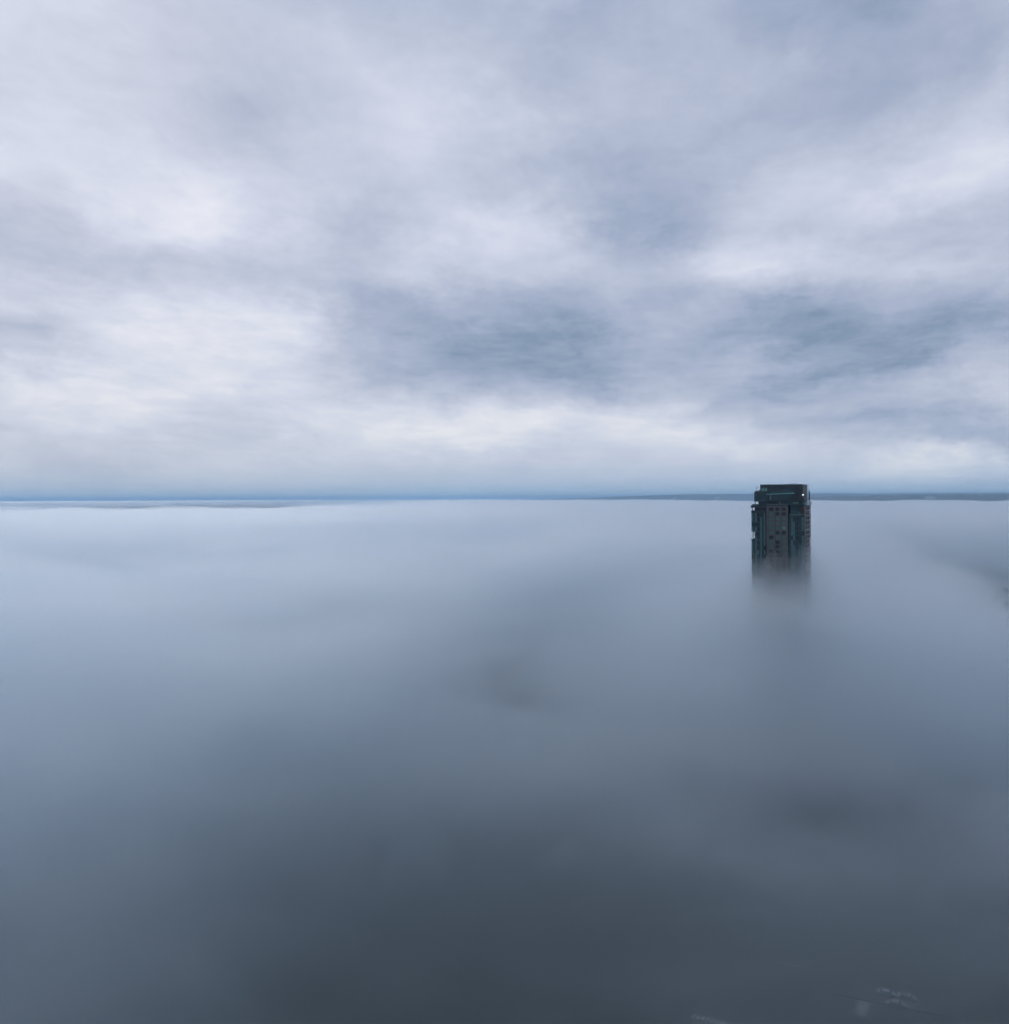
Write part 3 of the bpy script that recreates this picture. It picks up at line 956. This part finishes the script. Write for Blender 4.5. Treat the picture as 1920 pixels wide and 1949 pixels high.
def car(label, loc, rz, paint):
    o = empty('parked_car', loc, rz)
    tag(o, label, 'car', 'cars waiting beyond the ladder crossing')
    prof = [(-2.2, .35), (-2.25, .75), (-1.9, .95), (-1.5, 1.0), (-.9, 1.42), (.7, 1.45), (1.35, 1.0), (2.1, .86), (2.25, .6), (2.2, .35)]
    mb = MB(); n = len(prof)
    for s_, inset in ((-.88, 0), (.88, 0)):
        for x_, z_ in prof:
            k = .12 if z_ > 1.1 else 0
            mb.v.append((x_, s_ * (1 - k), z_))
    for i in range(n):
        j = (i + 1) % n
        mb.f.append((i, j, n + j, n + i)); mb.m.append(0)
    mb.f.append(tuple(range(n))[::-1]); mb.f.append(tuple(range(n, 2 * n))); mb.m += [0, 0]
    mb.build('body', paint, o)
    mb = MB()
    mb.hexa([(.78, -.70, 1.40), (1.28, -.80, 1.04), (1.28, .80, 1.04), (.78, .70, 1.40), (.80, -.70, 1.425), (1.31, -.80, 1.06), (1.31, .80, 1.06), (.80, .70, 1.425)])
    mb.build('windscreen', m_dwin, o)
    mb = MB()
    mb.hexa([(-1.45, -.80, 1.05), (-.92, -.70, 1.41), (-.92, .70, 1.41), (-1.45, .80, 1.05), (-1.47, -.80, 1.075), (-.94, -.70, 1.435), (-.94, .70, 1.435), (-1.47, .80, 1.075)])
    mb.build('rear_window', m_dwin, o)
    for sx in (-1.4, 1.4):
        for sy in (-.82, .82):
            mb = MB(); mb.tube((sx, sy - .1, .33), (sx, sy + .1, .33), .33, .33, 14); mb.build('wheel', m_tyre, o)
    return o


m_car1 = mat('white_paint', (0.14, 0.15, 0.16), 0.3, var=0.03, scale=1)
m_car2 = mat('silver_paint', (0.12, 0.13, 0.14), 0.3, var=0.03, scale=1)
m_car3 = mat('grey_paint', (0.10, 0.11, 0.12), 0.3, var=0.03, scale=1)
ang_c = math.atan2(ra.y, ra.x)
for lb, px, py, m_ in (('white car waiting right of the ladder crossing at the lower right', 1682, 1894, m_car1), ('silver car behind the white one at the lower right', 1722, 1902, m_car2),
                       ('grey car below the white one at the lower right', 1700, 1915, m_car3)):
    q = P(px, py, .02)
    car(lb, (q.x, q.y, .02), ang_c, m_)

# ------------------------------------------------------------------ fog: two banks with softly rolling tops
def axis(lo, hi, n, step):
    """coordinates dense around 0, stretching out to lo and hi"""
    a = []
    k = math.asinh(max(abs(lo), hi) / step)
    for i in range(n + 1):
        t = lo / max(abs(lo), hi) + (hi - lo) / max(abs(lo), hi) * i / n
        a.append(t)
    # invert sinh spacing
    s0 = math.asinh(lo / step)
    s1 = math.asinh(hi / step)
    return [math.sinh(s0 + (s1 - s0) * i / n) * step for i in range(n + 1)]


def bank(name, m, fn, xs, ys, bottom=-2.2):
    mb = MB()
    nx, ny = len(xs), len(ys)
    for y in ys:
        for x in xs:
            mb.v.append((x, y, max(bottom + .2, fn(x, y))))
    base = len(mb.v)
    for j in range(ny - 1):
        for i in range(nx - 1):
            k = j * nx + i
            mb.f.append((k, k + 1, k + nx + 1, k + nx)); mb.m.append(0)
    ring = [i for i in range(nx)] + [j * nx + nx - 1 for j in range(1, ny)] + [(ny - 1) * nx + i for i in range(nx - 2, -1, -1)] + [j * nx for j in range(ny - 2, 0, -1)]
    n = len(ring)
    for r_ in ring:
        mb.v.append((mb.v[r_][0], mb.v[r_][1], bottom))
    for i in range(n):
        j = (i + 1) % n
        mb.f.append((ring[j], ring[i], base + i, base + j)); mb.m.append(0)
    mb.f.append(tuple(base + i for i in range(n))[::-1]); mb.m.append(0)
    return mb.build(name, m)


def roll(x, y, sd=0.0):
    """rolling of the fog surface, a few metres"""
    d_ = math.hypot(x, y)
    return (8.0 * fbm(x * .6, y, 380, 3, 1.7 + sd * .15) + 4.0 * fbm(x, y * .6, 120, 4, 4.2 + sd)) * (1 - .45 * sm(1500, 3500, d_)) \
        + 14.0 * fbm(x * .5, y, 1500, 3, 8.8) * sm(500, 2000, d_) * (1 - .6 * sm(2500, 5000, d_))


def wisps(x, y, sd):
    """long torn ridges of fog drifting away to the right"""
    u_, v_ = x * .55 + y * .83, x * .83 - y * .55
    return 32 * fbm(u_ * .45, v_, 125, 5, 31.0 + .25 * sd) + 14 * fbm(u_ * .6, v_, 38, 4, 17.0 + .5 * sd)


def lane(x, y):
    """1 inside the open lane of water far out at the left"""
    if y < 1500: return 0.0
    px = HX + F * x / y
    wob = 0.08 * fbm(x, y, 3000, 3, 2.2)
    t = max(-0.3, min(1.4, (px - 150) / 550))
    yn = 2500 * 2.0 ** t * (1 + wob)
    yf = 17000 * 1.8 ** t
    return sm(yn * .93, yn * 1.08, y) * sm(yf * 1.05, yf * .97, y) * sm(860, 560, px) * sm(-300, 140, px)


# sloping valleys of thin fog: azimuth as photograph pixel, slope of the valley floor, from and to distance, width, strength
VALLEYS = ((1030, .266, 290, 510, 50, .95), (1090, .27, 290, 480, 60, .30), (1524, .420, 170, 330, 32, .90), (1610, .44, 170, 330, 56, .50),
           (1440, .40, 180, 350, 50, .35), (1900, .150, 280, 1200, 125, .93), (1800, .165, 320, 900, 50, .40), (1290, .42, 180, 420, 60, .35),
           (1400, .30, 240, 500, 60, .22), (640, .42, 180, 420, 60, .10), (760, .31, 230, 450, 50, .15), (1210, .21, 340, 620, 70, .25),
           (300, .24, 300, 560, 90, .25), (1750, .33, 210, 430, 60, .30), (560, .115, 520, 900, 160, .35), (120, .12, 500, 900, 160, .35), (800, .10, 600, 1100, 120, .3),
           (1700, .60, 110, 240, 50, .4))


def carve(h_, x, y):
    for px, slope, y0, y1, rw, g_ in VALLEYS:
        if y < y0 - 80 or y > y1 + 80: continue
        cx = (px - HX) / F * y
        q_ = (x - cx + (14 + rw * .3) * fbm(x, y, 60, 4, 5.5)) / rw
        if abs(q_) > 3: continue
        m_ = g_ * math.exp(-q_ * q_) * sm(y0 - 60, y0 + 60, y) * sm(y1 + 80, y1 - 40, y)
        fl_ = max(7.0, EYE - slope * y)
        if h_ > fl_:
            h_ -= m_ * (h_ - fl_)
    return h_


def top_dense(x, y, off, sd, near):
    d_ = math.hypot(x, y)
    e_ = d_ + 90 * fbm(x, y, 150, 4, 3.3 + sd)
    sd_ = x / max(d_, 1)
    e_ += 150 * sm(-.05, -.5, sd_) - 75 * sm(.2, .5, sd_) * sm(420, 300, d_)
    e_ += 110 * math.exp(-((x - 190) ** 2 / 190.0 ** 2 + (y - 450) ** 2 / 130.0 ** 2))      # the fog stands high round the tower
    h_ = (88 + off) * sm(near - 75, near + 360, e_) ** 1.4
    h_ += wisps(x, y, sd) * sm(200, 420, d_) * (1 - .7 * sm(600, 1000, d_))
    h_ += roll(x, y, sd) * sm(200, 700, d_)
    h_ += 12 * sm(2000, 12000, d_)
    h_ = carve(h_, x, y)
    h_ *= 1 - lane(x, y)
    # right part: the bank ends short of the far shore
    px = HX + F * x / max(y, 1)
    if y > 1000:
        lim = 6500 + 9000 * sm(1500, 1000, px) + 60000 * sm(1000, 850, px)
        lim *= 1 + .15 * fbm(x, y, 1500, 3, 6.6)
        h_ *= sm(lim * 1.15, lim, y)
    return h_


def top_thin(x, y):
    d_ = math.hypot(x, y)
    h_ = 84 + 14 * fbm(x, y, 200, 4, 9.1)
    h_ = carve(h_, x, y)
    h_ *= sm(2600, 1500, d_)
    return h_


xsd = axis(-60000, 60000, 280, 200)
ysd = axis(-500, 60000, 220, 200)
for k_, (off, sd, near) in enumerate(((-5, 0.0, 30), (1, .35, 85), (7, .7, 150))):
    m_fog = volume_mat('fog_dense', (0.952, 0.980, 1.0), 0.0042, 0.86)
    tag(bank('fog', m_fog, lambda x, y: top_dense(x, y, off, sd, near), xsd, ysd, bottom=-2.2 - .1 * k_), kind='stuff')
# a denser swell of fog breaking against the tower
m_fog3 = volume_mat('fog_swell', (0.952, 0.980, 1.0), 0.0155, 0.86)


def top_swell(x, y):
    d_ = math.hypot(x - 165, (y - 470) * .8)
    return 94 * math.exp(-(d_ / 140) ** 4) + 22 * fbm(x, y, 48, 5, 12.1) + 6 * fbm(x, y, 18, 3, 3.1) - 9 + .20 * (x - 158) * sm(0, 60, 150 - d_)


tag(bank('fog', m_fog3, top_swell, [-80 + 5 * i for i in range(101)], [240 + 5 * i for i in range(97)], bottom=-2.5), kind='stuff')
xst = [-2600 + 5200 * i / 200 for i in range(201)]
yst = [-500 + 3200 * i / 160 for i in range(161)]
m_fog2 = volume_mat('fog_thin', (0.80, 0.92, 1.0), 0.0013, 0.85)
tag(bank('fog', m_fog2, top_thin, xst, yst, bottom=-2.0), kind='stuff')

# torn wisps drifting over the near fog: a closed box of uneven density
m_w = bpy.data.materials.new('fog_wisps')
m_w.use_nodes = True
nt = m_w.node_tree
nt.nodes.clear()
N, L = nt.nodes.new, nt.links.new
wo_ = N('ShaderNodeOutputMaterial')
wv = N('ShaderNodeVolumePrincipled')
wv.inputs['Color'].default_value = (0.952, 0.980, 1.0, 1)
wv.inputs['Anisotropy'].default_value = 0.86
wt = N('ShaderNodeTexCoord')
wm = N('ShaderNodeMapping')
wm.inputs['Rotation'].default_value = (0, 0, R(-56))
wm.inputs['Scale'].default_value = (0.0075, 0.017, 0.030)
wn_ = N('ShaderNodeTexNoise')
wn_.inputs['Scale'].default_value = 1.0
wn_.inputs['Detail'].default_value = 4
wn_.inputs['Roughness'].default_value = 0.58
wn_.inputs['Distortion'].default_value = 0.6
wr_ = N('ShaderNodeMapRange')
wr_.inputs['From Min'].default_value = 0.48
wr_.inputs['From Max'].default_value = 0.72
wr_.inputs['To Max'].default_value = 0.024
ws_ = N('ShaderNodeSeparateXYZ')
wz_ = N('ShaderNodeMapRange')
wz_.inputs['From Min'].default_value = 98
wz_.inputs['From Max'].default_value = 76
wmul = N('ShaderNodeMath')
wmul.operation = 'MULTIPLY'
L(wt.outputs['Object'], wm.inputs['Vector'])
L(wm.outputs['Vector'], wn_.inputs['Vector'])
L(wt.outputs['Object'], ws_.inputs[0])
L(wn_.outputs['Fac'], wr_.inputs['Value'])
L(ws_.outputs[2], wz_.inputs['Value'])
L(wr_.outputs[0], wmul.inputs[0])
L(wz_.outputs[0], wmul.inputs[1])
dens = wmul.outputs[0]
for cx_, cy_, r_, g_ in ((14, 330, 50, .97), (20, 430, 55, .95), (104, 262, 38, .95), (128, 320, 42, .9), (270, 440, 90, .9), (420, 660, 140, .95), (560, 880, 160, .95)):
    dv = N('ShaderNodeVectorMath')
    dv.operation = 'SUBTRACT'
    L(wt.outputs['Object'], dv.inputs[0])
    dv.inputs[1].default_value = (cx_, cy_, 60)
    dl = N('ShaderNodeVectorMath')
    dl.operation = 'LENGTH'
    L(dv.outputs[0], dl.inputs[0])
    dm = N('ShaderNodeMapRange')
    dm.interpolation_type = 'SMOOTHSTEP'
    dm.inputs['From Min'].default_value = r_ * .35
    dm.inputs['From Max'].default_value = r_ * 1.7
    dm.inputs['To Min'].default_value = 1 - g_
    L(dl.outputs['Value'], dm.inputs['Value'])
    dx_ = N('ShaderNodeMath')
    dx_.operation = 'MULTIPLY'
    L(dens, dx_.inputs[0])
    L(dm.outputs[0], dx_.inputs[1])
    dens = dx_.outputs[0]
L(dens, wv.inputs['Density'])
L(wv.outputs[0], wo_.inputs['Volume'])
mb = MB()
mb.box(-560, 760, 90, 1000, 30, 98.5)
wobj = mb.build('fog', m_w)
tag(wobj, kind='stuff')
m_w.cycles.volume_step_rate = 1.0
c.volume_step_rate = 16.0 / (0.1 * (1320 + 910 + 68.5) / 3)
c.volume_max_steps = 128

# thin even air over everything
mb = MB()
mb.box(-94000, 94000, -2900, 94000, -4.2, 420)
tag(mb.build('haze', volume_mat('haze_air', (0.52, 0.78, 1.0), 0.000026, 0.3)), kind='stuff')
